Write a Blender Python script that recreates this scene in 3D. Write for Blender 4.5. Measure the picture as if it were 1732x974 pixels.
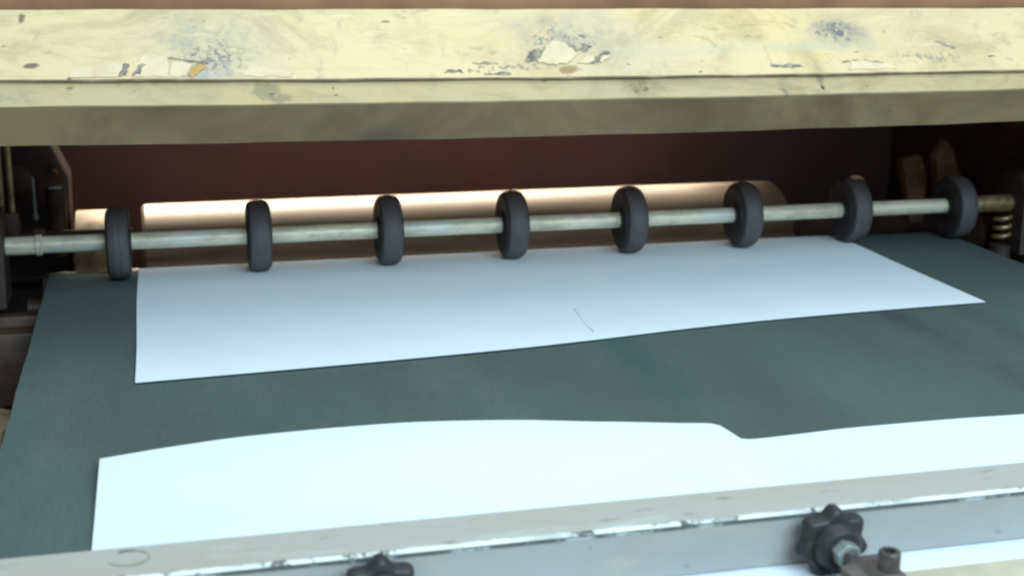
import bpy, bmesh, math, random
from mathutils import Vector, Matrix
random.seed(7)
for o in list(bpy.data.objects):
    bpy.data.objects.remove(o)
S = bpy.context.scene
COL = S.collection

# ------------------------------------------------------------------ camera
cam_d = bpy.data.cameras.new('camera')
cam = bpy.data.objects.new('camera', cam_d)
COL.objects.link(cam)
right = Vector((0.96912763, -0.24637891, 0.00943744))
up = Vector((0.05310992, 0.24597895, 0.96781904))
back = Vector((-0.24077161, -0.93743895, 0.25147016))
cam.matrix_world = Matrix(((right.x, up.x, back.x, 0.0),
                           (right.y, up.y, back.y, 0.0),
                           (right.z, up.z, back.z, 0.30997),
                           (0, 0, 0, 1)))
cam_d.sensor_width = 36.0
cam_d.lens = 48.716
cam_d.clip_start = 0.01
cam_d.clip_end = 50.0
cam_d.dof.use_dof = True
cam_d.dof.focus_distance = 1.0
cam_d.dof.aperture_fstop = 11.0
S.camera = cam

# ------------------------------------------------------------------ world and lamps
w = bpy.data.worlds.new('World')
S.world = w
w.use_nodes = True
bg = w.node_tree.nodes['Background']
bg.inputs['Color'].default_value = (0.74, 0.92, 1.0, 1)
bg.inputs['Strength'].default_value = 0.50


def area_lamp(name, loc, target, sx, sy, power, color, spread=180):
    d = bpy.data.lights.new(name, 'AREA')
    d.shape = 'RECTANGLE'
    d.size, d.size_y = sx, sy
    d.energy = power
    d.color = color
    d.spread = math.radians(spread)
    o = bpy.data.objects.new(name, d)
    COL.objects.link(o)
    o.location = loc
    o.rotation_euler = (Vector(target) - Vector(loc)).to_track_quat('-Z', 'Y').to_euler()
    return o


# fluorescent fitting over the delivery end of the press
area_lamp('ceiling_lamp', (0.36, 0.78, 1.02), (0.36, 0.781, 0.0), 1.05, 1.2, 4.9, (0.93, 1.0, 0.98))
# added cool fill lamp behind the camera, brightens front faces and shaded paper
area_lamp('front_fill', (0.75, -1.20, 1.50), (0.33, 1.20, 0.05), 1.7, 1.1, 80.0, (0.61, 0.85, 1.0))
# warm work lamp inside the machine, behind and above the rear cylinder
area_lamp('machine_lamp', (0.265, 1.56, 0.175), (0.265, 1.455, 0.03), 0.70, 0.03, 1.45, (1.0, 0.87, 0.68), 46)

S.view_settings.view_transform = 'Standard'
S.view_settings.look = 'None'
S.view_settings.exposure = 0.0
S.view_settings.gamma = 1.0
S.view_settings.use_curve_mapping = False
S.render.engine = 'CYCLES'
S.cycles.filter_width = 2.4


# ------------------------------------------------------------------ materials
class MatBuilder:
    def __init__(self, name, rough=0.6, metal=0.0, spec=0.4):
        self.m = bpy.data.materials.new(name)
        self.m.use_nodes = True
        self.nt = self.m.node_tree
        self.b = self.nt.nodes['Principled BSDF']
        self.b.inputs['Roughness'].default_value = rough
        self.b.inputs['Metallic'].default_value = metal
        self.b.inputs['Specular IOR Level'].default_value = spec
        self.tc = self.nt.nodes.new('ShaderNodeTexCoord')
        self.col = None

    def node(self, kind, **kw):
        n = self.nt.nodes.new(kind)
        for k, v in kw.items():
            setattr(n, k, v)
        return n

    def link(self, a, b):
        self.nt.links.new(a, b)

    def noise(self, scale, detail=4, rough=0.55, stretch=(1, 1, 1), distortion=0.0, offset=(0, 0, 0)):
        mp = self.node('ShaderNodeMapping')
        mp.inputs['Scale'].default_value = stretch
        mp.inputs['Location'].default_value = offset
        self.link(self.tc.outputs['Object'], mp.inputs['Vector'])
        n = self.node('ShaderNodeTexNoise')
        n.inputs['Scale'].default_value = scale
        n.inputs['Detail'].default_value = detail
        n.inputs['Roughness'].default_value = rough
        n.inputs['Distortion'].default_value = distortion
        self.link(mp.outputs['Vector'], n.inputs['Vector'])
        return n.outputs['Fac']

    def ramp(self, fac, lo, hi, v0=0.0, v1=1.0):
        r = self.node('ShaderNodeMapRange')
        r.clamp = True
        r.interpolation_type = 'SMOOTHSTEP'
        r.inputs['From Min'].default_value = lo
        r.inputs['From Max'].default_value = hi
        r.inputs['To Min'].default_value = v0
        r.inputs['To Max'].default_value = v1
        self.link(fac, r.inputs['Value'])
        return r.outputs['Result']

    def math(self, op, a, b=None):
        n = self.node('ShaderNodeMath', operation=op)
        for i, v in enumerate((a, b)):
            if v is None:
                continue
            if isinstance(v, (int, float)):
                n.inputs[i].default_value = v
            else:
                self.link(v, n.inputs[i])
        return n.outputs[0]

    def base(self, c):
        n = self.node('ShaderNodeRGB')
        n.outputs[0].default_value = (*c, 1)
        self.col = n.outputs[0]
        return self

    def over(self, c, fac):
        n = self.node('ShaderNodeMix', data_type='RGBA')
        self.link(self.col, n.inputs['A'])
        n.inputs['B'].default_value = (*c, 1)
        if isinstance(fac, (int, float)):
            n.inputs['Factor'].default_value = fac
        else:
            self.link(fac, n.inputs['Factor'])
        self.col = n.outputs['Result']
        return self

    def spot(self, centre, radii, edge=0.5):
        """soft elliptical mask in object space"""
        mp = self.node('ShaderNodeMapping', vector_type='POINT')
        mp.inputs['Location'].default_value = [-c / r for c, r in zip(centre, radii)]
        mp.inputs['Scale'].default_value = [1 / r for r in radii]
        self.link(self.tc.outputs['Object'], mp.inputs['Vector'])
        ln = self.node('ShaderNodeVectorMath', operation='LENGTH')
        self.link(mp.outputs['Vector'], ln.inputs[0])
        return self.ramp(ln.outputs['Value'], edge, 1.0, 1.0, 0.0)

    def bump(self, height, strength=0.2, dist=0.001):
        b = self.node('ShaderNodeBump')
        b.inputs['Strength'].default_value = strength
        b.inputs['Distance'].default_value = dist
        self.link(height, b.inputs['Height'])
        self.link(b.outputs['Normal'], self.b.inputs['Normal'])
        return self

    def rough(self, fac):
        self.link(fac, self.b.inputs['Roughness'])
        return self

    def done(self):
        if self.col is not None:
            self.link(self.col, self.b.inputs['Base Color'])
        return self.m


def simple(name, c, c2, scale=30, rough=0.6, metal=0.0, spec=0.4, lo=0.35, hi=0.7, stretch=(1, 1, 1), bump=0.1):
    m = MatBuilder(name, rough, metal, spec).base(c)
    n = m.noise(scale, 5, 0.6, stretch)
    m.over(c2, m.ramp(n, lo, hi))
    m.bump(m.noise(scale * 6, 4), bump, 0.0006)
    return m.done()


# chipped cream paint of the cover
def cream_paint(name, c, stains):
    m = MatBuilder(name, 0.42, 0, 0.4).base(c)
    m.over((c[0] * 0.86, c[1] * 0.90, c[2] * 0.98), m.ramp(m.noise(5, 4, 0.6, (1, 1, 2)), 0.42, 0.72))
    m.over((c[0] * 1.05, c[1] * 0.95, c[2] * 0.72), m.ramp(m.noise(9, 4, 0.6, (1, 1, 3), offset=(3, 1, 2)), 0.48, 0.75, 0, 0.65))
    # faint horizontal wipes
    m.over((c[0] * 0.72, c[1] * 0.72, c[2] * 0.66), m.ramp(m.noise(14, 5, 0.65, (0.25, 1, 7), offset=(7, 0, 0)), 0.55, 0.80, 0, 0.45))
    # handling grime, drips and scuffs all along
    m.over((c[0] * 0.62, c[1] * 0.60, c[2] * 0.58), m.ramp(m.noise(11, 6, 0.7, (0.8, 1, 1.6), distortion=1.2, offset=(4, 2, 9)), 0.44, 0.72, 0, 0.85))
    m.over((0.28, 0.20, 0.11), m.ramp(m.noise(38, 6, 0.75, (0.5, 1, 1.8), distortion=1.5, offset=(6, 1, 3)), 0.575, 0.70, 0, 0.6))
    m.over((0.33, 0.29, 0.20), m.ramp(m.noise(30, 5, 0.7, (2.4, 1, 0.35), offset=(1, 4, 5)), 0.58, 0.72, 0, 0.5))
    m.over((c[0] * 1.15, c[1] * 1.2, c[2] * 1.35), m.ramp(m.noise(90, 5, 0.7, (0.25, 1, 3.0), offset=(9, 4, 5)), 0.58, 0.70, 0, 0.6))
    fine = m.noise(220, 6, 0.75)
    mid = m.noise(75, 6, 0.7, distortion=0.8)
    for centre, radii, colr, kind, amt in stains:
        s = m.spot(centre, radii, 0.05)
        if kind == 'smear':      # cloudy ink rub with specks
            f = m.math('MULTIPLY', s, m.ramp(mid, 0.34, 0.72, 0.15, 1.0))
            f = m.math('MULTIPLY', f, amt)
        elif kind == 'speck':
            f = m.math('MULTIPLY', m.ramp(m.math('ADD', fine, m.math('MULTIPLY', s, 0.22)), 0.70, 0.76), m.ramp(s, 0.02, 0.3))
            f = m.math('MULTIPLY', f, amt)
        else:                    # solid worn patch with torn outline
            f = m.ramp(m.math('ADD', m.math('MULTIPLY', mid, 2.6), s), 1.50, 2.05)
            f = m.math('MULTIPLY', f, m.ramp(s, 0.0, 0.08))
            f = m.math('MULTIPLY', f, amt)
        m.over(colr, f)
    # scattered tiny chips
    m.over((0.10, 0.085, 0.06), m.ramp(m.noise(95, 3, 0.6, (0.6, 1, 1.3), offset=(2, 5, 1)), 0.69, 0.73, 0, 0.8))
    m.bump(m.noise(60, 4), 0.08, 0.001)
    return m.done()


INK = (0.20, 0.175, 0.155)
INKD = (0.13, 0.12, 0.13)
BRN = (0.13, 0.095, 0.06)
CREAM = (0.71, 0.54, 0.305)
M_PANEL = cream_paint('chipped_cream_paint', CREAM, [
    ((0.040, 1.075, 0.226), (0.075, 0.2, 0.034), (0.36, 0.34, 0.27), 'smear', 1.0),
    ((0.043, 1.07, 0.214), (0.050, 0.2, 0.026), INK, 'speck', 0.9),
    ((0.040, 1.06, 0.2045), (0.034, 0.2, 0.011), (0.34, 0.33, 0.34), 'smear', 0.95),
    ((0.325, 1.075, 0.226), (0.080, 0.2, 0.032), (0.37, 0.35, 0.29), 'smear', 1.0),
    ((0.318, 1.07, 0.222), (0.060, 0.2, 0.026), INK, 'speck', 0.9),
    ((0.560, 1.075, 0.2275), (0.055, 0.2, 0.026), (0.36, 0.33, 0.27), 'smear', 0.9),
    ((0.560, 1.075, 0.2270), (0.034, 0.2, 0.016), INKD, 'smear', 0.75),
    ((0.556, 1.075, 0.2280), (0.040, 0.2, 0.018), INKD, 'speck', 0.9),
    ((0.50, 1.075, 0.2165), (0.22, 0.2, 0.007), (0.50, 0.48, 0.33), 'smear', 0.8),
    ((0.64, 1.06, 0.207), (0.09, 0.2, 0.009), (0.30, 0.27, 0.20), 'speck', 0.9),
    ((0.27, 1.06, 0.204), (0.09, 0.2, 0.007), (0.25, 0.22, 0.14), 'speck', 0.9),
    ((0.316, 1.06, 0.2025), (0.014, 0.2, 0.005), (0.33, 0.20, 0.09), 'patch', 0.9),
    ((0.578, 1.06, 0.2005), (0.012, 0.2, 0.005), (0.33, 0.22, 0.12), 'patch', 0.8),
    ((-0.087, 1.06, 0.2105), (0.008, 0.2, 0.0028), BRN, 'patch', 0.9),
    ((-0.094, 1.09, 0.2425), (0.0042, 0.2, 0.0065), (0.16, 0.13, 0.08), 'patch', 0.9),
])
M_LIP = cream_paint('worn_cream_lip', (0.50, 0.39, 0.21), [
    ((0.080, 1.04, 0.191), (0.017, 0.2, 0.011), (0.26, 0.22, 0.13), 'patch', 0.8),
    ((0.089, 1.04, 0.186), (0.016, 0.2, 0.006), (0.26, 0.20, 0.12), 'patch', 0.75),
    ((0.372, 1.04, 0.1885), (0.025, 0.2, 0.0095), BRN, 'smear', 1.0),
    ((0.372, 1.04, 0.188), (0.020, 0.2, 0.008), BRN, 'speck', 1.0),
    ((0.496, 1.04, 0.189), (0.008, 0.2, 0.012), (0.24, 0.20, 0.12), 'smear', 1.0),
    ((0.528, 1.04, 0.192), (0.006, 0.2, 0.011), (0.22, 0.17, 0.11), 'patch', 0.8),
    ((0.528, 1.04, 0.186), (0.0042, 0.2, 0.0042), (0.02, 0.02, 0.015), 'patch', 1.0),
    ((-0.10, 1.04, 0.190), (0.05, 0.2, 0.008), (0.35, 0.30, 0.20), 'speck', 0.7),
])
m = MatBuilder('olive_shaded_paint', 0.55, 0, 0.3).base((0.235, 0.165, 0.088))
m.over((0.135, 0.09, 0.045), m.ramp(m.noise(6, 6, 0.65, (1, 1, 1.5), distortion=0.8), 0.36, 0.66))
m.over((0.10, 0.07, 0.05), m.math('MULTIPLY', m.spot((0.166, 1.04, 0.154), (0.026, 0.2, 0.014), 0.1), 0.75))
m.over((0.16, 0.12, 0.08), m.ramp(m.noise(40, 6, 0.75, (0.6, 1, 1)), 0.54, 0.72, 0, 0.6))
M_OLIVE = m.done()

M_FLAKE = simple('pale_flaked_paper', (0.72, 0.575, 0.365), (0.62, 0.48, 0.29), 60, 0.7)
M_ORANGE = simple('orange_label_scrap', (0.62, 0.36, 0.10), (0.45, 0.28, 0.10), 80, 0.7)
M_INKFLAKE = simple('inky_grey_flake', (0.36, 0.30, 0.215), (0.13, 0.11, 0.09), 200, 0.7)
M_BEAM = simple('brown_painted_beam', (0.36, 0.18, 0.085), (0.24, 0.115, 0.055), 12, 0.6)
M_MAROON = simple('dark_maroon_panel', (0.20, 0.105, 0.105), (0.15, 0.09, 0.092), 7, 0.6, lo=0.3, hi=0.75)
M_DARK = simple('greasy_dark_iron', (0.055, 0.034, 0.028), (0.028, 0.019, 0.016), 25, 0.55)
M_DARKB = simple('oily_brown_iron', (0.085, 0.045, 0.028), (0.035, 0.020, 0.014), 30, 0.5)
M_BRASS = simple('dull_brass', (0.42, 0.31, 0.15), (0.20, 0.14, 0.07), 90, 0.45, 0.5)
M_RUST = simple('rusty_lever_iron', (0.26, 0.125, 0.06), (0.13, 0.065, 0.035), 40, 0.65)
M_CASTCREAM = simple('dirty_cream_casting', (0.45, 0.34, 0.20), (0.20, 0.14, 0.08), 60, 0.6)

m = MatBuilder('tan_cylinder_steel', 0.5, 0.15, 0.5).base((0.20, 0.15, 0.105))
m.over((0.14, 0.10, 0.065), m.ramp(m.noise(16, 5, 0.6, (0.4, 3, 3)), 0.4, 0.7))
m.over((0.11, 0.075, 0.045), m.ramp(m.noise(60, 5, 0.7, (0.6, 2, 2)), 0.55, 0.72, 0, 0.6))
m.bump(m.noise(200, 4), 0.1, 0.0005)
M_DRUM = m.done()

m = MatBuilder('tarnished_steel_shaft', 0.42, 0.15, 0.5).base((0.88, 0.81, 0.62))
m.over((0.55, 0.51, 0.38), m.ramp(m.noise(45, 6, 0.7, (0.5, 1.5, 1.5)), 0.40, 0.68))
m.over((0.68, 0.72, 0.66), m.ramp(m.noise(14, 4, 0.6, (1, 2, 2), offset=(4, 0, 0)), 0.5, 0.7, 0, 0.8))
m.over((0.17, 0.15, 0.10), m.ramp(m.noise(190, 5, 0.75), 0.62, 0.73, 0, 0.8))
m.bump(m.noise(260, 4), 0.15, 0.0004)
M_SHAFT = m.done()

m = MatBuilder('black_rubber', 0.55, 0, 0.35).base((0.092, 0.082, 0.083))
m.over((0.085, 0.080, 0.082), m.ramp(m.noise(70, 5, 0.65), 0.45, 0.75, 0, 0.7))
m.over((0.030, 0.029, 0.032), m.ramp(m.noise(30, 4, 0.6, offset=(1, 3, 4)), 0.5, 0.7, 0, 0.7))
m.over((0.17, 0.165, 0.16), m.ramp(m.noise(150, 6, 0.75, (1, 1, 1), offset=(3, 1, 7)), 0.60, 0.78, 0, 0.55))
m.bump(m.noise(500, 4), 0.3, 0.0005)
M_RUBBER = m.done()
M_SIDEWALL = simple('black_rubber_sidewall', (0.030, 0.027, 0.028), (0.045, 0.040, 0.040), 60, 0.6)
M_HUB = simple('dark_wheel_hub', (0.024, 0.021, 0.022), (0.016, 0.014, 0.014), 60, 0.55)

# green conveyor belt: fine ribs along the travel direction, worn bands
m = MatBuilder('green_grey_belt', 0.62, 0, 0.35).base((0.084, 0.118, 0.110))
m.over((0.072, 0.092, 0.088), m.ramp(m.noise(4.5, 4, 0.55, (1.3, 0.5, 1)), 0.40, 0.68))
m.over((0.112, 0.145, 0.130), m.ramp(m.noise(7, 5, 0.6, (1.5, 0.4, 1), offset=(2, 2, 0)), 0.5, 0.75, 0, 0.8))
ribs = m.noise(820, 3, 0.6, (1.0, 0.06, 1))
m.over((0.055, 0.085, 0.084), m.ramp(ribs, 0.46, 0.68, 0, 0.5))
m.over((0.15, 0.18, 0.17), m.ramp(m.noise(420, 4, 0.7, (1.0, 0.5, 1), offset=(5, 0, 0)), 0.62, 0.80, 0, 0.4))
m.over((0.05, 0.078, 0.076), m.ramp(m.noise(22, 5, 0.65, (1.0, 0.35, 1), offset=(1, 6, 0)), 0.48, 0.76, 0, 0.4))
m.over((0.22, 0.24, 0.22), m.ramp(m.noise(380, 4, 0.7, offset=(4, 4, 0)), 0.74, 0.79, 0, 0.7))
brk = m.ramp(m.noise(10, 4, 0.6, (1.0, 0.6, 1), offset=(9, 0, 0)), 0.35, 0.62)
for cx, wd, cc, a in ((0.336, 0.030, (0.045, 0.092, 0.098), 0.75), (0.586, 0.022, (0.040, 0.050, 0.050), 0.75),
                      (0.655, 0.025, (0.05, 0.07, 0.07), 0.4), (0.05, 0.05, (0.06, 0.095, 0.088), 0.5)):
    m.over(cc, m.math('MULTIPLY', m.math('MULTIPLY', m.spot((cx, 0.8, 0), (wd, 3.0, 1.0), 0.0), brk), a))
m.bump(m.noise(900, 3, 0.6, (1, 0.5, 1)), 0.5, 0.0005)
M_BELT = m.done()

m = MatBuilder('white_printing_paper', 0.62, 0, 0.35).base((0.78, 0.845, 0.895))
m.over((0.745, 0.81, 0.87), m.ramp(m.noise(9, 4, 0.55), 0.4, 0.7))
m.over((0.76, 0.78, 0.80), m.ramp(m.noise(240, 5, 0.7), 0.62, 0.75, 0, 0.5))
m.bump(m.noise(14, 3), 0.05, 0.002)
M_PAPER = m.done()
M_PENCIL = simple('faint_pencil_line', (0.36, 0.39, 0.41), (0.55, 0.58, 0.60), 200, 0.7)

# front bar
m = MatBuilder('grubby_grey_green_bar_top', 0.5, 0, 0.4).base((0.43, 0.42, 0.375))
m.over((0.43, 0.39, 0.32), m.ramp(m.noise(9, 5, 0.6, (0.7, 2, 1)), 0.42, 0.70))
m.over((0.53, 0.58, 0.54), m.ramp(m.noise(25, 5, 0.65, (0.6, 2, 1), offset=(3, 0, 0)), 0.55, 0.75, 0, 0.8))
m.over((0.20, 0.19, 0.16), m.ramp(m.noise(70, 5, 0.7, (0.5, 2, 1), offset=(8, 0, 0)), 0.60, 0.70, 0, 0.7))
m.bump(m.noise(120, 4), 0.1, 0.0006)
M_BARTOP = m.done()
m = MatBuilder('blue_grey_bar_face', 0.42, 0, 0.45).base((0.33, 0.33, 0.325))
m.over((0.31, 0.30, 0.29), m.ramp(m.noise(13, 5, 0.6, (1, 1, 1.6)), 0.42, 0.70))
m.over((0.42, 0.38, 0.30), m.ramp(m.noise(20, 5, 0.65, (1, 1, 1.5), offset=(1.7, 0, 0)), 0.54, 0.74, 0, 0.8))
m.over((0.16, 0.16, 0.16), m.ramp(m.noise(110, 4, 0.6, offset=(6, 0, 0)), 0.67, 0.73, 0, 0.7))
m.bump(m.noise(120, 4), 0.08, 0.0006)
M_BARFACE = m.done()
m = MatBuilder('bare_chipped_edge', 0.6, 0.0, 0.3).base((0.70, 0.71, 0.68))
m.over((0.10, 0.10, 0.09), m.ramp(m.noise(55, 6, 0.75, (1.0, 1, 1), offset=(2, 0, 0)), 0.53, 0.59))
m.over((0.45, 0.46, 0.42), m.ramp(m.noise(24, 4, 0.6, offset=(5, 0, 0)), 0.5, 0.62, 0, 0.8))
M_EDGE = m.done()
m = MatBuilder('dark_edge_line', 0.6).base((0.10, 0.11, 0.11))
m.over((0.40, 0.43, 0.43), m.ramp(m.noise(40, 5, 0.7), 0.52, 0.62))
M_EDGEDARK = m.done()
M_SCRATCH = simple('dark_pen_mark', (0.10, 0.11, 0.09), (0.25, 0.26, 0.22), 300, 0.7, lo=0.45, hi=0.7)
M_LEDGE = simple('cream_front_ledge', (0.66, 0.60, 0.44), (0.50, 0.44, 0.31), 14, 0.5)
m = MatBuilder('black_knob_plastic', 0.48, 0, 0.5).base((0.020, 0.019, 0.020))
m.over((0.040, 0.036, 0.034), m.ramp(m.noise(150, 5, 0.7), 0.5, 0.7, 0, 0.7))
m.over((0.35, 0.36, 0.35), m.ramp(m.noise(260, 4, 0.6, (0.5, 1, 1.5), offset=(1, 2, 0)), 0.735, 0.76, 0, 0.9))
m.bump(m.noise(240, 4), 0.25, 0.0005)
M_KNOB = m.done()
M_NUT = simple('zinc_plated_nut', (0.36, 0.42, 0.40), (0.24, 0.28, 0.27), 150, 0.38, 0.45)
M_SCREW = simple('oxidised_screw_steel', (0.11, 0.095, 0.085), (0.055, 0.048, 0.045), 200, 0.42, 0.3)
M_CLAMP = simple('brown_cast_clamp', (0.145, 0.12, 0.11), (0.085, 0.07, 0.065), 140, 0.6)


# ------------------------------------------------------------------ mesh helpers
def finish(name, bm, mat, parent=None, smooth=True, angle=35):
    me = bpy.data.meshes.new(name)
    bmesh.ops.recalc_face_normals(bm, faces=bm.faces)
    bm.to_mesh(me)
    bm.free()
    if smooth:
        for p in me.polygons:
            p.use_smooth = True
        me.set_sharp_from_angle(angle=math.radians(angle))
    me.materials.append(mat)
    o = bpy.data.objects.new(name, me)
    COL.objects.link(o)
    if parent:
        o.parent = parent
    return o


def tag(o, label, cat, group=None):
    o['label'] = label
    o['category'] = cat
    if group:
        o['group'] = group
    return o


def thing(name, loc, label, cat, group=None):
    o = bpy.data.objects.new(name, None)
    COL.objects.link(o)
    o.empty_display_size = 0.02
    o.location = loc
    return tag(o, label, cat, group)


def add_box(bm, x0, x1, y0, y1, z0, z1, bevel=0.0, seg=2):
    vs = [bm.verts.new((x, y, z)) for x in (x0, x1) for y in (y0, y1) for z in (z0, z1)]
    fs = [(0, 1, 3, 2), (4, 6, 7, 5), (0, 4, 5, 1), (2, 3, 7, 6), (0, 2, 6, 4), (1, 5, 7, 3)]
    faces = [bm.faces.new([vs[i] for i in f]) for f in fs]
    if bevel:
        es = list({e for f in faces for e in f.edges})
        bmesh.ops.bevel(bm, geom=es, offset=bevel, segments=seg, affect='EDGES', profile=0.5)


def box(name, dims, mat, parent=None, bevel=0.001):
    bm = bmesh.new()
    add_box(bm, *dims, bevel=bevel)
    return finish(name, bm, mat, parent)


def lathe(bm, prof, axis='X', n=48, centre=(0, 0, 0), closed=False):
    """prof: list of (along, radius)"""
    rings = []
    for a, r in prof:
        ring = []
        for k in range(n):
            t = 2 * math.pi * k / n
            c, s = r * math.cos(t), r * math.sin(t)
            p = {'X': (a, c, s), 'Y': (c, a, s), 'Z': (c, s, a)}[axis]
            ring.append(bm.verts.new(Vector(p) + Vector(centre)))
        rings.append(ring)
    pairs = list(zip(rings, rings[1:]))
    if closed:
        pairs.append((rings[-1], rings[0]))
    for r0, r1 in pairs:
        for k in range(n):
            bm.faces.new((r0[k], r0[(k + 1) % n], r1[(k + 1) % n], r1[k]))
    if not closed:
        bm.faces.new(rings[0])
        bm.faces.new(rings[-1][::-1])


def rod(name, prof, mat, axis, centre, parent=None, n=48):
    bm = bmesh.new()
    lathe(bm, prof, axis, n, centre)
    return finish(name, bm, mat, parent)


def prism(bm, outline, plane, a0, a1, bevel=0.0):
    """outline: 2-D points; plane 'XZ' extruded along Y, 'XY' along Z, 'YZ' along X"""
    def P(u, v, a):
        return {'XZ': (u, a, v), 'XY': (u, v, a), 'YZ': (a, u, v)}[plane]
    lo = [bm.verts.new(P(u, v, a0)) for u, v in outline]
    hi = [bm.verts.new(P(u, v, a1)) for u, v in outline]
    n = len(outline)
    fl = bm.faces.new(lo)
    fh = bm.faces.new(hi[::-1])
    for i in range(n):
        bm.faces.new((lo[i], hi[i], hi[(i + 1) % n], lo[(i + 1) % n]))
    if bevel:
        es = list(set(fl.edges) | set(fh.edges))
        bmesh.ops.bevel(bm, geom=es, offset=bevel, segments=3, affect='EDGES', profile=0.5)


def tube_path(bm, pts, r, n=8):
    pts = [Vector(p) for p in pts]
    rings = []
    for i, p in enumerate(pts):
        t = (pts[min(i + 1, len(pts) - 1)] - pts[max(i - 1, 0)]).normalized()
        ref = Vector((0, 0, 1)) if abs(t.z) < 0.9 else Vector((1, 0, 0))
        a = t.cross(ref).normalized()
        b = t.cross(a)
        rr = r(i / (len(pts) - 1)) if callable(r) else r
        rings.append([bm.verts.new(p + a * rr * math.cos(2 * math.pi * k / n) + b * rr * math.sin(2 * math.pi * k / n)) for k in range(n)])
    for r0, r1 in zip(rings, rings[1:]):
        for k in range(n):
            bm.faces.new((r0[k], r0[(k + 1) % n], r1[(k + 1) % n], r1[k]))
    bm.faces.new(rings[0])
    bm.faces.new(rings[-1][::-1])


def surface(bm, fn, nu, nv, thick):
    """closed thin slab over fn(u, v) -> Vector, thickness added along -normal"""
    top = [[Vector(fn(i / nu, j / nv)) for j in range(nv + 1)] for i in range(nu + 1)]
    T, B = [], []
    for i in range(nu + 1):
        tr, br = [], []
        for j in range(nv + 1):
            du = top[min(i + 1, nu)][j] - top[max(i - 1, 0)][j]
            dv = top[i][min(j + 1, nv)] - top[i][max(j - 1, 0)]
            nrm = du.cross(dv).normalized()
            tr.append(bm.verts.new(top[i][j]))
            br.append(bm.verts.new(top[i][j] - nrm * thick))
        T.append(tr)
        B.append(br)
    for i in range(nu):
        for j in range(nv):
            bm.faces.new((T[i][j], T[i + 1][j], T[i + 1][j + 1], T[i][j + 1]))
            bm.faces.new((B[i][j], B[i][j + 1], B[i + 1][j + 1], B[i + 1][j]))
    for i in range(nu):
        bm.faces.new((T[i][0], B[i][0], B[i + 1][0], T[i + 1][0]))
        bm.faces.new((T[i][nv], T[i + 1][nv], B[i + 1][nv], B[i][nv]))
    for j in range(nv):
        bm.faces.new((T[0][j], T[0][j + 1], B[0][j + 1], B[0][j]))
        bm.faces.new((T[nu][j], B[nu][j], B[nu][j + 1], T[nu][j + 1]))


def lerp_table(tab, x):
    if x <= tab[0][0]:
        return tab[0][1]
    for (x0, y0), (x1, y1) in zip(tab, tab[1:]):
        if x <= x1:
            t = (x - x0) / (x1 - x0)
            t = t * t * (3 - 2 * t) if False else t
            return y0 + (y1 - y0) * t
    return tab[-1][1]


def smooth_table(tab, x):
    """monotone-ish Catmull-Rom through the table"""
    xs = [p[0] for p in tab]
    ys = [p[1] for p in tab]
    if x <= xs[0]:
        return ys[0]
    if x >= xs[-1]:
        return ys[-1]
    i = max(k for k in range(len(xs)) if xs[k] <= x)
    i = min(i, len(xs) - 2)

    def slope(k):
        if k == 0:
            return (ys[1] - ys[0]) / (xs[1] - xs[0])
        if k == len(xs) - 1:
            return (ys[-1] - ys[-2]) / (xs[-1] - xs[-2])
        a = (ys[k] - ys[k - 1]) / (xs[k] - xs[k - 1])
        b = (ys[k + 1] - ys[k]) / (xs[k + 1] - xs[k])
        return 0.0 if a * b <= 0 else 2 * a * b / (a + b)
    d = xs[i + 1] - xs[i]
    t = (x - xs[i]) / d
    h00 = 2 * t ** 3 - 3 * t ** 2 + 1
    h10 = t ** 3 - 2 * t ** 2 + t
    h01 = -2 * t ** 3 + 3 * t ** 2
    h11 = t ** 3 - t ** 2
    return h00 * ys[i] + h10 * d * slope(i) + h01 * ys[i + 1] + h11 * d * slope(i + 1)


# ------------------------------------------------------------------ setting inside the press
bed = box('machine_bed', (-0.60, 1.60, 0.20, 1.70, -0.20, -0.18), M_DARK, bevel=0)
bed['kind'] = 'structure'

rear = tag(box('machine_bulkhead', (-0.40, 1.30, 1.62, 1.64, -0.178, 0.242), M_MAROON, bevel=0),
           'dark maroon machine panel closing the space behind the rear cylinder', 'panel')
beam = tag(box('top_beam', (-0.60, 1.60, 1.112, 1.64, 0.2435, 0.300), M_BEAM, bevel=0.004),
           'brown painted beam running along above the cream cover', 'beam')

# ------------------------------------------------------------------ cream cover
CRE = [(-0.108, 0.2020), (0.268, 0.1974), (0.720, 0.1965)]
TOP = [(-0.109, 0.2478), (0.280, 0.2465), (0.748, 0.2453)]
LIPZ = [(-0.108, 0.1845), (0.264, 0.1814), (0.712, 0.1822)]
OLZ = [(-0.111, 0.1550), (0.267, 0.1515), (0.722, 0.1531)]


def quad(tab, x):
    (x0, y0), (x1, y1), (x2, y2) = tab
    xc = min(max(x, -0.2), 0.85)
    return (y0 * (xc - x1) * (xc - x2) / ((x0 - x1) * (x0 - x2)) + y1 * (xc - x0) * (xc - x2) / ((x1 - x0) * (x1 - x2))
            + y2 * (xc - x0) * (xc - x1) / ((x2 - x0) * (x2 - x1)))


XL, XR = -0.45, 1.25
cover = thing('machine_cover', (0.3, 1.05, 0.15), 'long cream painted sheet metal cover with chipped paint above the wheel shaft', 'machine cover')


def child(o, par):
    """parent without moving"""
    o.parent = par
    o.matrix_parent_inverse = Matrix.Translation(par.location).inverted()
    return o


def wob(x, k):
    return 0.0002 * math.sin(x * 31 + k) + 0.00015 * math.sin(x * 73 + 2 * k)


def strip(name, ya, za, yb, zb, mat, thick=0.0025, nv=3):
    bm = bmesh.new()

    def fn(u, v):
        x = XL + (XR - XL) * u
        return (x, ya + (yb - ya) * v, za(x) + (zb(x) - za(x)) * v)
    surface(bm, fn, 90, nv, thick)
    return child(finish(name, bm, mat), cover)


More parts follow.
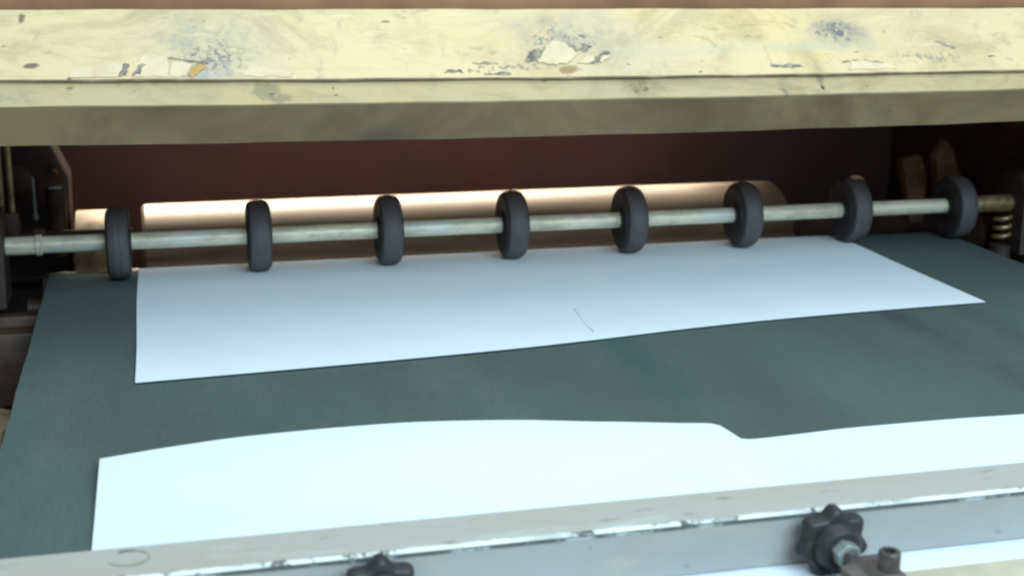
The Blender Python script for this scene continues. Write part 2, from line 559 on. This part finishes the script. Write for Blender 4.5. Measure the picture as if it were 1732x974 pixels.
strip('upper_panel', 1.0485, lambda x: quad(CRE, x) + wob(x, 1), 1.100, lambda x: quad(TOP, x) + wob(x, 2), M_PANEL)
strip('lip', 1.0350, lambda x: quad(LIPZ, x) + wob(x, 3), 1.0505, lambda x: quad(CRE, x) - 0.0016, M_LIP)
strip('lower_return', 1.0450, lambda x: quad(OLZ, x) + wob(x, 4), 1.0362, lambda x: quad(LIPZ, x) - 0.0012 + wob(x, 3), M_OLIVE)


M_GAPSHADE = simple('painted_gap_shade', (0.17, 0.125, 0.075), (0.34, 0.27, 0.17), 40, 0.7, lo=0.45, hi=0.7)  # dark tube colour stands in for the shadow gap under the panel edge
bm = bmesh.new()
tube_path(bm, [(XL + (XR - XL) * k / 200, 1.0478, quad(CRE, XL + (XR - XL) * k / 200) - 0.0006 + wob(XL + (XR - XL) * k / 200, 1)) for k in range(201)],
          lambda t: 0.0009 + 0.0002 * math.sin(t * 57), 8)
child(finish('gap_shade', bm, M_GAPSHADE), cover)


def on_panel(x, s, lift=0.0):
    zc, zt = quad(CRE, x), quad(TOP, x)
    return Vector((x, 1.0485 + 0.0515 * s, zc + (zt - zc) * s)) + Vector((0, -0.67, 0.74)) * lift


def flake(name, outline, mat, lift=0.0012, curl=0.0):
    """thin torn scrap standing slightly proud of the panel; outline in (x, s)"""
    rag = []
    for (xa, sa), (xb, sb) in zip(outline, outline[1:] + outline[:1]):
        for q in range(5):
            t = q / 5
            k = 0 if q == 0 else 1
            rag.append((xa + (xb - xa) * t + k * random.uniform(-0.0011, 0.0011), max(0.02, sa + (sb - sa) * t + k * random.uniform(-0.020, 0.020))))
    outline = rag
    lift *= 0.6
    bm = bmesh.new()
    cx = sum(p[0] for p in outline) / len(outline)
    cs = sum(p[1] for p in outline) / len(outline)
    top = [bm.verts.new(on_panel(x, s, lift + curl * max(0, s - cs) * 0.02)) for x, s in outline]
    bot = [bm.verts.new(on_panel(x, s, 0.0003)) for x, s in outline]
    n = len(outline)
    bm.faces.new(top)
    bm.faces.new(bot[::-1])
    for i in range(n):
        bm.faces.new((top[i], bot[i], bot[(i + 1) % n], top[(i + 1) % n]))
    return child(finish(name, bm, mat, smooth=False), cover)


# label remnants along the crease, then the torn paint round the middle
flake('label_remnant', [(-0.062, 0.03), (-0.026, 0.03), (-0.022, 0.20), (-0.030, 0.24), (-0.042, 0.17), (-0.056, 0.16)], M_FLAKE)
flake('label_remnant', [(-0.016, 0.03), (0.008, 0.03), (0.010, 0.30), (-0.008, 0.34), (-0.013, 0.22)], M_FLAKE)
flake('label_remnant', [(0.010, 0.04), (0.022, 0.04), (0.026, 0.22), (0.012, 0.26)], M_FLAKE, 0.0008)
flake('orange_scrap', [(0.0225, 0.04), (0.029, 0.05), (0.036, 0.16), (0.033, 0.21), (0.027, 0.18)], M_ORANGE, 0.0016)
flake('ink_scrap', [(-0.0265, 0.03), (-0.021, 0.05), (-0.019, 0.20), (-0.0225, 0.21)], M_INKFLAKE, 0.0017)
flake('ink_scrap', [(-0.017, 0.04), (-0.012, 0.06), (-0.007, 0.20), (-0.012, 0.20)], M_INKFLAKE, 0.0018)
flake('ink_scrap', [(0.008, 0.28), (0.034, 0.21), (0.038, 0.215), (0.034, 0.25), (0.012, 0.305)], M_INKFLAKE, 0.0012)
flake('label_remnant', [(0.062, 0.04), (0.098, 0.03), (0.100, 0.10), (0.082, 0.15), (0.070, 0.23), (0.066, 0.18)], M_FLAKE, 0.0008)
flake('paint_flake', [(0.291, 0.20), (0.298, 0.36), (0.306, 0.48), (0.318, 0.42), (0.326, 0.33), (0.318, 0.22), (0.306, 0.16)], M_FLAKE, 0.0020, 1)
flake('paint_flake', [(0.323, 0.20), (0.334, 0.28), (0.352, 0.30), (0.344, 0.20)], M_FLAKE, 0.0015)
flake('ink_scrap', [(0.282, 0.22), (0.292, 0.23), (0.298, 0.38), (0.290, 0.40), (0.284, 0.31)], M_INKFLAKE, 0.0009)
flake('ink_scrap', [(0.333, 0.18), (0.340, 0.20), (0.353, 0.34), (0.347, 0.35), (0.340, 0.28)], M_INKFLAKE, 0.0019)
flake('ink_scrap', [(0.321, 0.39), (0.333, 0.36), (0.339, 0.44), (0.332, 0.48), (0.330, 0.42)], M_INKFLAKE, 0.0010)
flake('ink_scrap', [(0.310, 0.46), (0.321, 0.39), (0.322, 0.43), (0.313, 0.50)], M_INKFLAKE, 0.0011)
flake('ink_scrap', [(0.646, 0.47), (0.653, 0.40), (0.662, 0.34), (0.664, 0.37), (0.655, 0.43), (0.649, 0.48)], M_INKFLAKE, 0.0006)
flake('ink_scrap', [(0.215, 0.07), (0.229, 0.065), (0.229, 0.105), (0.217, 0.11)], M_INKFLAKE, 0.0006)
flake('ink_scrap', [(0.238, 0.20), (0.258, 0.185), (0.258, 0.205), (0.240, 0.215)], M_INKFLAKE, 0.0006)
flake('ink_scrap', [(0.245, 0.045), (0.268, 0.035), (0.266, 0.07), (0.250, 0.065)], M_INKFLAKE, 0.0006)
flake('ink_scrap', [(0.487, 0.115), (0.502, 0.10), (0.516, 0.11), (0.514, 0.14), (0.489, 0.15)], M_INKFLAKE, 0.0006)
flake('paint_flake', [(0.556, 0.05), (0.600, 0.05), (0.596, 0.12), (0.570, 0.20), (0.560, 0.17)], M_FLAKE, 0.0009)
flake('ink_scrap', [(0.552, 0.17), (0.574, 0.20), (0.590, 0.145), (0.576, 0.175), (0.556, 0.155)], M_INKFLAKE, 0.0013)

# ------------------------------------------------------------------ rear cylinder
ZC, YC, RD = -0.0338, 1.42, 0.07
drum = thing('rear_cylinder', (0.32, YC, ZC - RD), 'tan steel cylinder behind the wheels with lamp light along its top', 'cylinder')
bm = bmesh.new()
lathe(bm, [(-0.0215, RD - 0.003), (-0.0185, RD), (0.664, RD), (0.667, RD - 0.003)], 'X', 96, (0, YC, ZC))
child(finish('barrel', bm, M_DRUM), drum)
child(rod('end_flange', [(-0.0850, RD - 0.006), (-0.0845, RD - 0.004), (-0.0545, RD - 0.004), (-0.0540, RD - 0.006)], M_CASTCREAM, 'X', (0, YC, ZC), n=64), drum)
child(rod('journal', [(-0.170, 0.005), (-0.0852, 0.005)], M_DARK, 'X', (0, YC, ZC), n=40), drum)
child(rod('journal', [(-0.0538, 0.005), (-0.0217, 0.005)], M_DARK, 'X', (0, YC, ZC), n=40), drum)
child(rod('journal', [(0.6671, 0.03), (0.98, 0.03)], M_DARKB, 'X', (0, YC, ZC), n=48), drum)

# ------------------------------------------------------------------ belt
BX0, BX1 = -0.104, 0.804
YB, YF, RB = 1.288, 0.566, 0.030
conv = thing('conveyor_belt', (0.35, 0.92, -0.06), 'wide dark green grey conveyor belt carrying the white sheets', 'conveyor belt')
prof = []
for k in range(0, 13):
    t = math.pi * k / 12
    prof.append((YF - RB * math.sin(t), -RB - RB * math.cos(t)))
for k in range(1, 30):
    prof.append((YF + (YB - YF) * k / 30, 0.0))
for k in range(0, 13):
    t = math.pi * k / 12
    prof.append((YB + RB * math.sin(t), -RB + RB * math.cos(t)))
bm = bmesh.new()
NX = 40


def bx(i, y):
    x = BX0 + (BX1 - BX0) * i / NX
    if i in (0, NX):
        x += 0.0003 * math.sin(y * 37) + 0.0002 * math.sin(y * 91)
    return x


outer = [[bm.verts.new((bx(i, y), y, z + 0.0002 * math.sin(i * 1.3) * math.sin(y * 20))) for i in range(NX + 1)] for y, z in prof]
n = len(prof)
cyc = [(YF if k < 13 else (YB if k >= n - 13 else prof[k][0])) for k in range(n)]
inner = []
for k, (y, z) in enumerate(prof):
    d = Vector((y - cyc[k], z + RB))
    d.normalize()
    inner.append([bm.verts.new((bx(i, y), y - d.x * 0.002, z - d.y * 0.002)) for i in range(NX + 1)])
for k in range(n):
    k2 = (k + 1) % n
    for i in range(NX):
        bm.faces.new((outer[k][i], outer[k2][i], outer[k2][i + 1], outer[k][i + 1]))
        bm.faces.new((inner[k][i], inner[k][i + 1], inner[k2][i + 1], inner[k2][i]))
    bm.faces.new((outer[k][0], inner[k][0], inner[k2][0], outer[k2][0]))
    bm.faces.new((outer[k][NX], outer[k2][NX], inner[k2][NX], inner[k][NX]))
child(finish('belt', bm, M_BELT, angle=60), conv)
child(rod('roller', [(BX0 - 0.02, 0.008), (BX0 - 0.005, 0.008), (BX0 - 0.0049, RB - 0.0025), (BX1 + 0.005, RB - 0.0025), (BX1 + 0.0051, 0.008), (BX1 + 0.02, 0.008)], M_DARKB, 'X', (0, YB, -RB)), conv)
child(rod('roller', [(BX0 - 0.02, 0.008), (BX0 - 0.005, 0.008), (BX0 - 0.0049, RB - 0.0025), (BX1 + 0.005, RB - 0.0025), (BX1 + 0.0051, 0.008), (BX1 + 0.02, 0.008)], M_DARKB, 'X', (0, YF, -RB)), conv)

# ------------------------------------------------------------------ sheets of paper
SX0, SX1 = -0.0255, 0.682
TR = [(-0.0255, 0.952), (0.138, 0.963), (0.25, 0.973), (0.316, 0.982), (0.40, 0.996), (0.476, 1.0055), (0.60, 1.014), (0.684, 1.0175)]


def sheet1(u, v):
    x = SX0 + (SX1 - SX0) * u
    ye = smooth_table(TR, x)
    # v = 0 trailing edge (towards the camera), v = 1 round the back roller
    arc = RB * 1.15
    L = (YB - ye) + arc
    s = v * L
    if s < YB - ye:
        y = ye + s
        d = s / 0.05
        z = 0.0016 + 0.0004 * math.exp(-d * d) + 0.0005 * (1 + math.sin(x * 19 + 3 * y + 0.6)) * min(1, s / 0.04) * min(1, max(0, (1.20 - y) / 0.08))
        y -= 0.0004 * math.exp(-d * d) * 2.6
        return (x + 0.0005 * math.sin(y * 20) * (1 if u in (0, 1) else 0), y, z)
    a = (s - (YB - ye)) / (RB + 0.0014)
    rr = RB + 0.0016
    return (x, YB + rr * math.sin(a), -RB + rr * math.cos(a))


bm = bmesh.new()
surface(bm, sheet1, 60, 70, 0.0004)
sh1 = tag(finish('paper_sheet', bm, M_PAPER, angle=60), 'white sheet of paper lying under the black wheels in the shade of the cover', 'paper sheet', 'white sheets carried by the belt')
bm = bmesh.new()
tube_path(bm, [(0.3288, 1.072, 0.00165), (0.3275, 1.055, 0.00165), (0.3245, 1.03, 0.0017), (0.3235, 1.0, 0.0021)], lambda t: 0.0005 + 0.0002 * math.sin(t * 9), 6)
finish('pencil_line', bm, M_PENCIL, sh1)

# leading edge of the second sheet: plan position and height along x (it billows up, then drops)
LE = [(-0.0436, 0.7985, 0.006), (-0.0029, 0.8036, 0.008), (0.0427, 0.8062, 0.010), (0.1219, 0.8038, 0.012), (0.198, 0.7914, 0.013),
      (0.2664, 0.7754, 0.012), (0.3074, 0.7695, 0.010), (0.3281, 0.7665, 0.009), (0.3346, 0.7626, 0.0075), (0.3376, 0.7555, 0.0055),
      (0.3409, 0.7517, 0.0035), (0.3495, 0.7505, 0.0028), (0.3722, 0.7518, 0.0028), (0.4229, 0.7550, 0.003), (0.4858, 0.7540, 0.0035), (0.541, 0.7505, 0.004)]
LEY = [(a, b) for a, b, c in LE]
LEZ = [(a, c) for a, b, c in LE]


def sheet2(u, v):
    x = -0.0440 + (0.690 + 0.0440) * u
    yl = smooth_table(LEY, x)
    zl = smooth_table(LEZ, x)
    y0 = 0.5520
    y = y0 + (yl - y0) * v
    d = (yl - y) / 0.075
    z = 0.0014 + (zl - 0.0014) * math.exp(-d * d)
    return (x - 0.0012 * (1 - v) * (1 - u), y, z)


bm = bmesh.new()
surface(bm, sheet2, 160, 60, 0.0006)
tag(finish('paper_sheet', bm, M_PAPER, angle=60), 'brightly lit white sheet with a wavy leading edge passing under the front bar', 'paper sheet', 'white sheets carried by the belt')

# ------------------------------------------------------------------ shaft and wheels
YS, ZS = 1.2614, 0.0345
RS = 0.0082
shaft = thing('wheel_shaft', (0.36, YS, ZS - RS), 'pale tarnished steel shaft carrying the row of black wheels', 'shaft')
child(rod('rod', [(-0.170, RS), (-0.1095, RS), (-0.1094, RS - 0.0006), (0.9, RS - 0.0006)], M_SHAFT, 'X', (0, YS, ZS), n=40), shaft)
child(rod('collar', [(-0.1115, RS + 0.0002), (-0.1105, RS + 0.0012), (-0.1065, RS + 0.0012), (-0.1055, RS + 0.0002)], M_SHAFT, 'X', (0, YS, ZS), n=40), shaft)
child(rod('brass_sleeve', [(0.8165, RS + 0.0002), (0.8170, RS + 0.0008), (0.8640, RS + 0.0008), (0.8645, RS + 0.0002)], M_BRASS, 'X', (0, YS, ZS), n=40), shaft)


def make_wheel(name, label, x, grp):
    RW, HW = 0.0327, 0.0105
    t = thing(name, (x, YS, ZS - RW - 0.0014), label, 'wheel', grp)
    bm = bmesh.new()
    prof = []
    sh = 0.0056
    ri = 0.0185
    prof.append((-HW + 0.001, ri))
    for k in range(0, 7):
        a = math.pi / 2 * k / 6
        prof.append((-HW + sh - sh * math.cos(a), RW - 0.0006 - sh + sh * math.sin(a)))
    # crowned tread with two shallow grooves
    for q, r in ((-0.0044, 0.0003), (-0.0030, 0.0002), (-0.0012, 0.0000), (-0.0005, 0.0002), (0.0, 0.0002),
                 (0.0005, 0.0002), (0.0012, 0.0000), (0.0030, 0.0002), (0.0044, 0.0003)):
        prof.append((q, RW - r))
    for k in range(6, -1, -1):
        a = math.pi / 2 * k / 6
        prof.append((HW - sh + sh * math.cos(a), RW - 0.0006 - sh + sh * math.sin(a)))
    prof.append((HW - 0.001, ri))
    lathe(bm, prof, 'X', 72, (0, 0, RW), closed=True)
    ty = finish('tyre', bm, M_RUBBER, t, angle=50)
    ty.data.materials.append(M_SIDEWALL)
    for p in ty.data.polygons:
        if abs(p.normal.x) > 0.72:
            p.material_index = 1
    bm = bmesh.new()
    lathe(bm, [(-HW + 0.0011, 0.0128), (-HW + 0.0011, ri + 0.0004), (HW - 0.0011, ri + 0.0004), (HW - 0.0011, 0.0128)], 'X', 48, (0, 0, RW), closed=True)
    lathe(bm, [(-HW - 0.0008, RS - 0.0002), (-HW - 0.0008, 0.0122), (-HW - 0.0002, 0.0129), (HW + 0.0002, 0.0129), (HW + 0.0008, 0.0122), (HW + 0.0008, RS - 0.0002)], 'X', 48, (0, 0, RW), closed=True)
    finish('hub', bm, M_HUB, t, angle=40)
    return t


ORD = ['first', 'second', 'third', 'fourth', 'fifth', 'sixth', 'seventh', 'eighth']
WX = [-0.0405, 0.0835, 0.2035, 0.3235, 0.4420, 0.5615, 0.6800, 0.7990]
WL = ['first black rubber wheel from the collar, standing on bare belt beside the sheet edge',
      'second black rubber wheel from the shaft collar, resting on the shaded sheet',
      'third black rubber wheel from the shaft collar, resting on the shaded sheet',
      'fourth black rubber wheel from the shaft collar, resting on the shaded sheet',
      'fifth black rubber wheel from the shaft collar, resting on the shaded sheet',
      'sixth black rubber wheel from the shaft collar, resting on the shaded sheet',
      'black rubber wheel at the shaded sheet corner with a pale painted glint on top',
      'dark rubber wheel next to the brass sleeve, on bare belt']
w0 = make_wheel('rubber_wheel', WL[0], WX[0], 'black rubber wheels along the shaft')
for i in range(1, 8):
    c = w0.copy()
    COL.objects.link(c)
    c.location.x = WX[i]
    c.location.z = ZS - 0.0327 - (0.0014 if i == 7 else 0.0)
    c['label'] = WL[i]
    for ch in list(w0.children):
        d = ch.copy()
        COL.objects.link(d)
        d.parent = c
        d.rotation_euler.x = 0.0
# pale chip added as the lamp's highlight on the seventh wheel
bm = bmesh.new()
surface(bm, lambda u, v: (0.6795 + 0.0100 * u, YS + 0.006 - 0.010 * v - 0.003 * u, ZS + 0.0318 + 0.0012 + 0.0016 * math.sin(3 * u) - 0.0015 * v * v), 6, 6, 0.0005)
tag(finish('tread_glint', bm, M_FLAKE), 'tiny pale chip standing in for a lamp glint on top of a black wheel', 'painted glint')


# ------------------------------------------------------------------ bearing blocks, side frames and fittings
def press_casting(x0, x1, label):
    t = thing('press_casting', ((x0 + x1) / 2, 1.2, -0.178), label, 'machine frame')
    bm = bmesh.new()
    out = [(0.62, -0.178), (1.62, -0.178), (1.62, 0.242), (1.14, 0.242), (1.14, 0.11), (1.05, 0.05), (0.98, -0.055), (0.62, -0.055)]
    prism(bm, out, 'YZ', x0, x1, 0.003)
    child(finish('plate', bm, M_DARKB), t)
    return t


fl = press_casting(-0.215, -0.175, 'dark greasy iron side frame beside the shaft collar end')
fr = press_casting(0.925, 0.965, 'dark greasy iron side frame beside the brass sleeve end')


def bearing(x, y, z, sgn, label):
    t = thing('bearing_block', (x, y, z - 0.05), label, 'bearing')
    bm = bmesh.new()
    out = [(-0.026, -0.05), (0.026, -0.05), (0.026, 0.008)]
    for k in range(0, 9):
        a = math.pi * k / 8
        out.append((0.026 * math.cos(a), 0.010 + 0.026 * math.sin(a)))
    out.append((-0.026, 0.008))
    prism(bm, [(y + a, z + b) for a, b in out], 'YZ', x - 0.016, x + 0.016, 0.002)
    child(finish('housing', bm, M_DARK), t)
    child(rod('bolt', [(0, 0.005), (0.004, 0.005), (0.005, 0.004)], M_DARKB, 'Z', (x, y - 0.018, z + 0.031), n=6), t)
    return t


bearing(-0.152, YS, ZS, 1, 'dark iron bearing block holding the collar end of the shaft')
bearing(0.880, YS, ZS, -1, 'dark iron bearing block holding the brass sleeve end of the shaft')

# left end: upright posts catching light, oiler, pin
post = thing('upright_post', (-0.137, 1.30, 0.00), 'narrow cream and brass upright post beside the collar end of the shaft', 'post')
child(box('post_body', (-0.150, -0.1385, 1.296, 1.306, 0.058, 0.150), M_CASTCREAM), post)
child(rod('rail', [(0.040, 0.0028), (0.150, 0.0028)], M_BRASS, 'Z', (-0.1320, 1.298, 0.0), n=20), post)
child(box('foot', (-0.152, -0.127, 1.292, 1.312, 0.0345, 0.0575), M_DARKB), post)
oil = thing('oil_cup', (-0.110, 1.37, 0.0), 'small dark oil cup with a shiny rim beside the rear cylinder end', 'oil cup')
child(rod('cup', [(0.0, 0.0085), (0.050, 0.0085), (0.060, 0.0095), (0.066, 0.0095), (0.067, 0.008)], M_DARKB, 'Z', (-0.0985, 1.37, 0.0), n=28), oil)
child(box('lid_tab', (-0.104, -0.092, 1.352, 1.364, 0.0675, 0.0700), M_NUT, bevel=0.0006), oil)
child(rod('pin', [(0.040, 0.0016), (0.078, 0.0010)], M_NUT, 'Z', (-0.1180, 1.362, 0.0), n=12), oil)
child(rod('pin_knob', [(0.036, 0.001), (0.038, 0.0028), (0.041, 0.0028), (0.043, 0.001)], M_NUT, 'Z', (-0.1180, 1.362, 0.0), n=14), oil)
tie = thing('tie_rod', (-0.10, 1.33, 0.01), 'thin dark tie rod behind the wheel shaft near the collar', 'rod')
child(rod('rod', [(-0.174, 0.0055), (-0.030, 0.0055)], M_DARKB, 'X', (0, 1.335, 0.026), n=24), tie)
child(rod('nut', [(-0.118, 0.009), (-0.108, 0.009)], M_DARKB, 'X', (0, 1.335, 0.026), n=6), tie)

gh = thing('gear_housing', (-0.14, 1.46, -0.178), 'dark iron gear housing behind the oil cup', 'gear housing')
bm = bmesh.new()
prism(bm, [(-0.1745, -0.175), (-0.092, -0.175), (-0.092, 0.060), (-0.108, 0.096), (-0.126, 0.112), (-0.126, 0.150), (-0.1745, 0.150)], 'XZ', 1.455, 1.515, 0.004)
child(finish('casing', bm, M_DARK), gh)
for bxx, bz in ((-0.106, 0.030), (-0.106, 0.066), (-0.150, 0.134)):
    child(rod('bolt', [(1.4455, 0.0045), (1.4500, 0.0052), (1.4548, 0.0052)], M_DARKB, 'Y', (bxx, 0, bz), n=6), gh)
child(rod('bearing_cap', [(1.4440, 0.012), (1.4470, 0.017), (1.4549, 0.017)], M_DARKB, 'Y', (-0.142, 0, 0.060), n=32), gh)

# left gap beside the belt: rails and a cream casting in the dark
rail = thing('side_rail', (-0.15, 0.95, -0.178), 'dark oily rail with bolts in the gap beside the belt edge', 'rail')
child(box('rail_body', (-0.170, -0.118, 0.62, 1.26, -0.120, -0.085), M_DARKB, bevel=0.002), rail)
for yy in (0.92, 1.00, 1.15, 1.21):
    child(rod('bolt', [(-0.0855, 0.007), (-0.078, 0.007), (-0.077, 0.0055)], M_DARK, 'Z', (-0.140, yy, 0), n=6), rail)
cast = thing('rail_bracket', (-0.15, 1.07, -0.085), 'dirty cream bracket casting low beside the belt edge', 'bracket')
bm = bmesh.new()
prism(bm, [(-0.170, 1.030), (-0.128, 1.052), (-0.122, 1.070), (-0.124, 1.100), (-0.140, 1.112), (-0.170, 1.112)], 'XY', -0.084, -0.062, 0.002)
child(finish('casting', bm, M_CASTCREAM), cast)
child(rod('bolt', [(-0.0618, 0.006), (-0.056, 0.006)], M_DARK, 'Z', (-0.146, 1.078, 0), n=6), cast)

# gripper plates stacked beside the shaft on the left, seen as brown ridges
fing = thing('ribbed_guide', (-0.13, 1.22, -0.085), 'dark brown ribbed guide casting below the shaft collar', 'guide')
for k in range(5):
    child(box('rib', (-0.170, -0.1085 - 0.002 * (k % 2), 1.170 + k * 0.018, 1.180 + k * 0.018, -0.083, -0.020 - 0.003 * (k % 3)), M_DARKB, bevel=0.0015), fing)

# right end: forked lever behind, spring on the bearing side, small pins
lev = thing('forked_lever', (0.86, 1.40, -0.02), 'rusty brown forked lever standing behind the wheel next to the brass sleeve', 'lever')
bm = bmesh.new()
prism(bm, [(0.812, 0.060), (0.838, 0.064), (0.848, 0.040), (0.846, 0.000), (0.850, -0.040), (0.832, -0.040), (0.828, 0.010)], 'XZ', 1.398, 1.410, 0.002)
child(finish('tine', bm, M_RUST), lev)
bm = bmesh.new()
prism(bm, [(0.855, 0.060), (0.868, 0.080), (0.876, 0.074), (0.893, 0.034), (0.888, -0.040), (0.858, -0.040), (0.866, 0.020)], 'XZ', 1.398, 1.412, 0.002)
child(finish('tine', bm, M_RUST), lev)
child(box('lever_base', (0.825, 0.895, 1.394, 1.416, -0.075, -0.0405), M_DARKB, bevel=0.002), lev)
spr = thing('coil_spring', (0.862, 1.272, -0.02), 'short brass coil spring under the brass sleeve', 'spring')
bm = bmesh.new()
pts = []
for k in range(0, 121):
    t = k / 120
    a = t * 2 * math.pi * 3
    pts.append((0.8585 + 0.0085 * math.cos(a), 1.262 + 0.0085 * math.sin(a), -0.006 + 0.028 * t))
tube_path(bm, pts, 0.0024, 8)
child(finish('coil', bm, M_BRASS), spr)
child(rod('spring_seat', [(-0.0298, 0.012), (-0.010, 0.012), (-0.009, 0.0105)], M_DARK, 'Z', (0.8585, 1.262, 0), n=24), spr)
arm = thing('side_bracket', (0.87, 1.18, -0.178), 'dark brown bracket with a small shiny screw beyond the belt edge', 'bracket')
child(box('bracket_body', (0.826, 0.924, 1.10, 1.30, -0.060, -0.030), M_DARKB, bevel=0.003), arm)
child(rod('screw', [(-0.0298, 0.005), (-0.024, 0.005), (-0.023, 0.004)], M_NUT, 'Z', (0.858, 1.225, 0), n=16), arm)
child(rod('screw', [(-0.0298, 0.006), (-0.022, 0.006)], M_DARK, 'Z', (0.880, 1.16, 0), n=6), arm)

# ------------------------------------------------------------------ front bar
bar = thing('front_bar', (0.30, 0.60, 0.003), 'grey painted square bar with chipped bright edge crossing over the white sheet', 'bar')
X0, X1 = -0.30, 0.95
box_bm = bmesh.new()
add_box(box_bm, X0, X1, 0.5865, 0.6180, 0.0023, 0.0300, 0.0)
bd = child(finish('bar_body', box_bm, M_BARTOP, smooth=False), bar)
child(box('front_face', (X0, X1, 0.5848, 0.5864, 0.0023, 0.0276), M_BARFACE, bevel=0), bar)
# worn arris: uneven bright strip with a dark line beneath
bm = bmesh.new()


def arris(u, v):
    x = X0 + (X1 - X0) * u
    j = 0.0005 * math.sin(x * 190) + 0.0004 * math.sin(x * 431 + 1) + 0.0003 * math.sin(x * 977)
    y = 0.5846 + (0.0022 + 0.8 * j) * v
    z = 0.0288 + 0.0015 * min(1, v * 2.2)
    return (x, y, z)


surface(bm, arris, 500, 4, 0.0012)
child(finish('worn_edge', bm, M_EDGE, angle=70), bar)
child(box('edge_line', (X0, X1, 0.5843, 0.5856, 0.0268, 0.0279), M_EDGEDARK, bevel=0), bar)
bm = bmesh.new()
pts = []
for k in range(0, 25):
    a = math.radians(118 - 285 * k / 24)
    pts.append((-0.0238 + 0.0092 * math.cos(a), 0.6055 + 0.0078 * math.sin(a), 0.03008))
tube_path(bm, pts, lambda t: 0.0003 + 0.0005 * max(0, 1 - t * 4) + 0.00012 * math.sin(t * 11), 6)
child(finish('curved_mark', bm, M_SCRATCH), bar)

# ledge before the bar
led = thing('front_ledge', (0.30, 0.50, -0.06), 'cream painted ledge below the front bar where the white sheet ends', 'ledge')
child(box('ledge_top', (-0.30, 0.95, 0.470, 0.5572, 0.0024, 0.0060), M_LEDGE, bevel=0.001), led)
child(box('ledge_apron', (-0.30, 0.95, 0.470, 0.480, -0.178, 0.0020), M_LEDGE, bevel=0.001), led)


# ------------------------------------------------------------------ star knobs
def star_outline(R, lobes, rot, n=140, depth=0.20):
    pts = []
    for k in range(n):
        a = 2 * math.pi * k / n
        c = math.cos(lobes * (a - rot))
        r = R * (1 - depth * (0.5 - 0.5 * c) ** 0.85)
        pts.append((r * math.cos(a), r * math.sin(a)))
    return pts


def star_knob(cx, cy, cz, rot, label):
    t = thing('star_knob', (cx, cy, cz), label, 'knob', 'black star knobs on the front bar')
    bm = bmesh.new()
    base = star_outline(0.0190, 7, rot)
    rings = []
    for yy, sc in ((-0.0044, 0.62), (-0.0046, 0.84), (-0.0040, 0.92), (-0.0026, 0.975), (-0.0005, 1.0), (0.0025, 1.0), (0.0046, 0.96), (0.0055, 0.88)):
        rings.append([bm.verts.new((u * sc, yy, v * sc)) for u, v in base])
    for r0, r1 in zip(rings, rings[1:]):
        for k in range(len(base)):
            bm.faces.new((r0[k], r0[(k + 1) % len(base)], r1[(k + 1) % len(base)], r1[k]))
    bm.faces.new(rings[0])
    bm.faces.new(rings[-1][::-1])
    finish('star_grip', bm, M_KNOB, t, angle=50)
    bm = bmesh.new()
    lathe(bm, [(-0.0044, 0.0125), (-0.0075, 0.0122), (-0.0110, 0.0098), (-0.0118, 0.0090), (-0.0118, 0.0070)], 'Y', 48, (0, 0, 0))
    finish('hub', bm, M_KNOB, t, angle=40)
    bm = bmesh.new()
    lathe(bm, [(0.0056, 0.0052), (0.0118, 0.0052)], 'Y', 24, (0, 0, 0))
    finish('stem', bm, M_SCREW, t)
    bm = bmesh.new()
    lathe(bm, [(-0.0119, 0.0066), (-0.0180, 0.0066), (-0.0186, 0.0058)], 'Y', 6, (0, 0, 0))
    bmesh.ops.rotate(bm, verts=bm.verts, cent=(0, 0, 0), matrix=Matrix.Rotation(math.radians(16), 3, 'Y'))
    nut = finish('hex_nut', bm, M_NUT, t, smooth=False)
    bm = bmesh.new()
    lathe(bm, [(-0.0187, 0.0036), (-0.0250, 0.0036)], 'Y', 20, (0, 0, 0))
    finish('thread', bm, M_SCREW, nut)
    return t


k1 = star_knob(0.3119, 0.5727, 0.0180, math.radians(90), 'black star shaped knob with hex nut beside the socket screw clamp')
k2 = star_knob(0.0868, 0.5727, 0.0158, math.radians(90), 'black star shaped knob standing alone on the front bar')

# clamp with socket head screw beside the first knob
cl = thing('clamp', (0.318, 0.535, 0.0062), 'brown cast clamp holding a socket head screw next to the star knob', 'clamp')
bm = bmesh.new()
prism(bm, [(0.3030, 0.0063), (0.3300, 0.0063), (0.3290, 0.0140), (0.3240, 0.0225), (0.3130, 0.0225), (0.3100, 0.0190), (0.3030, 0.0180)], 'XZ', 0.522, 0.5475, 0.0018)
child(finish('clamp_body', bm, M_CLAMP), cl)
sc = bmesh.new()
lathe(sc, [(0.0226, 0.0052), (0.0312, 0.0052), (0.0319, 0.0047), (0.0319, 0.0029), (0.0285, 0.0028)], 'Z', 32, (0.3186, 0.530, 0))
scr = child(finish('socket_screw', sc, M_SCREW, angle=30), cl)
for o in bpy.data.objects:
    if o.type == 'MESH' and o.parent is None and 'label' not in o and o.get('kind') is None:
        print('UNTAGGED', o.name)
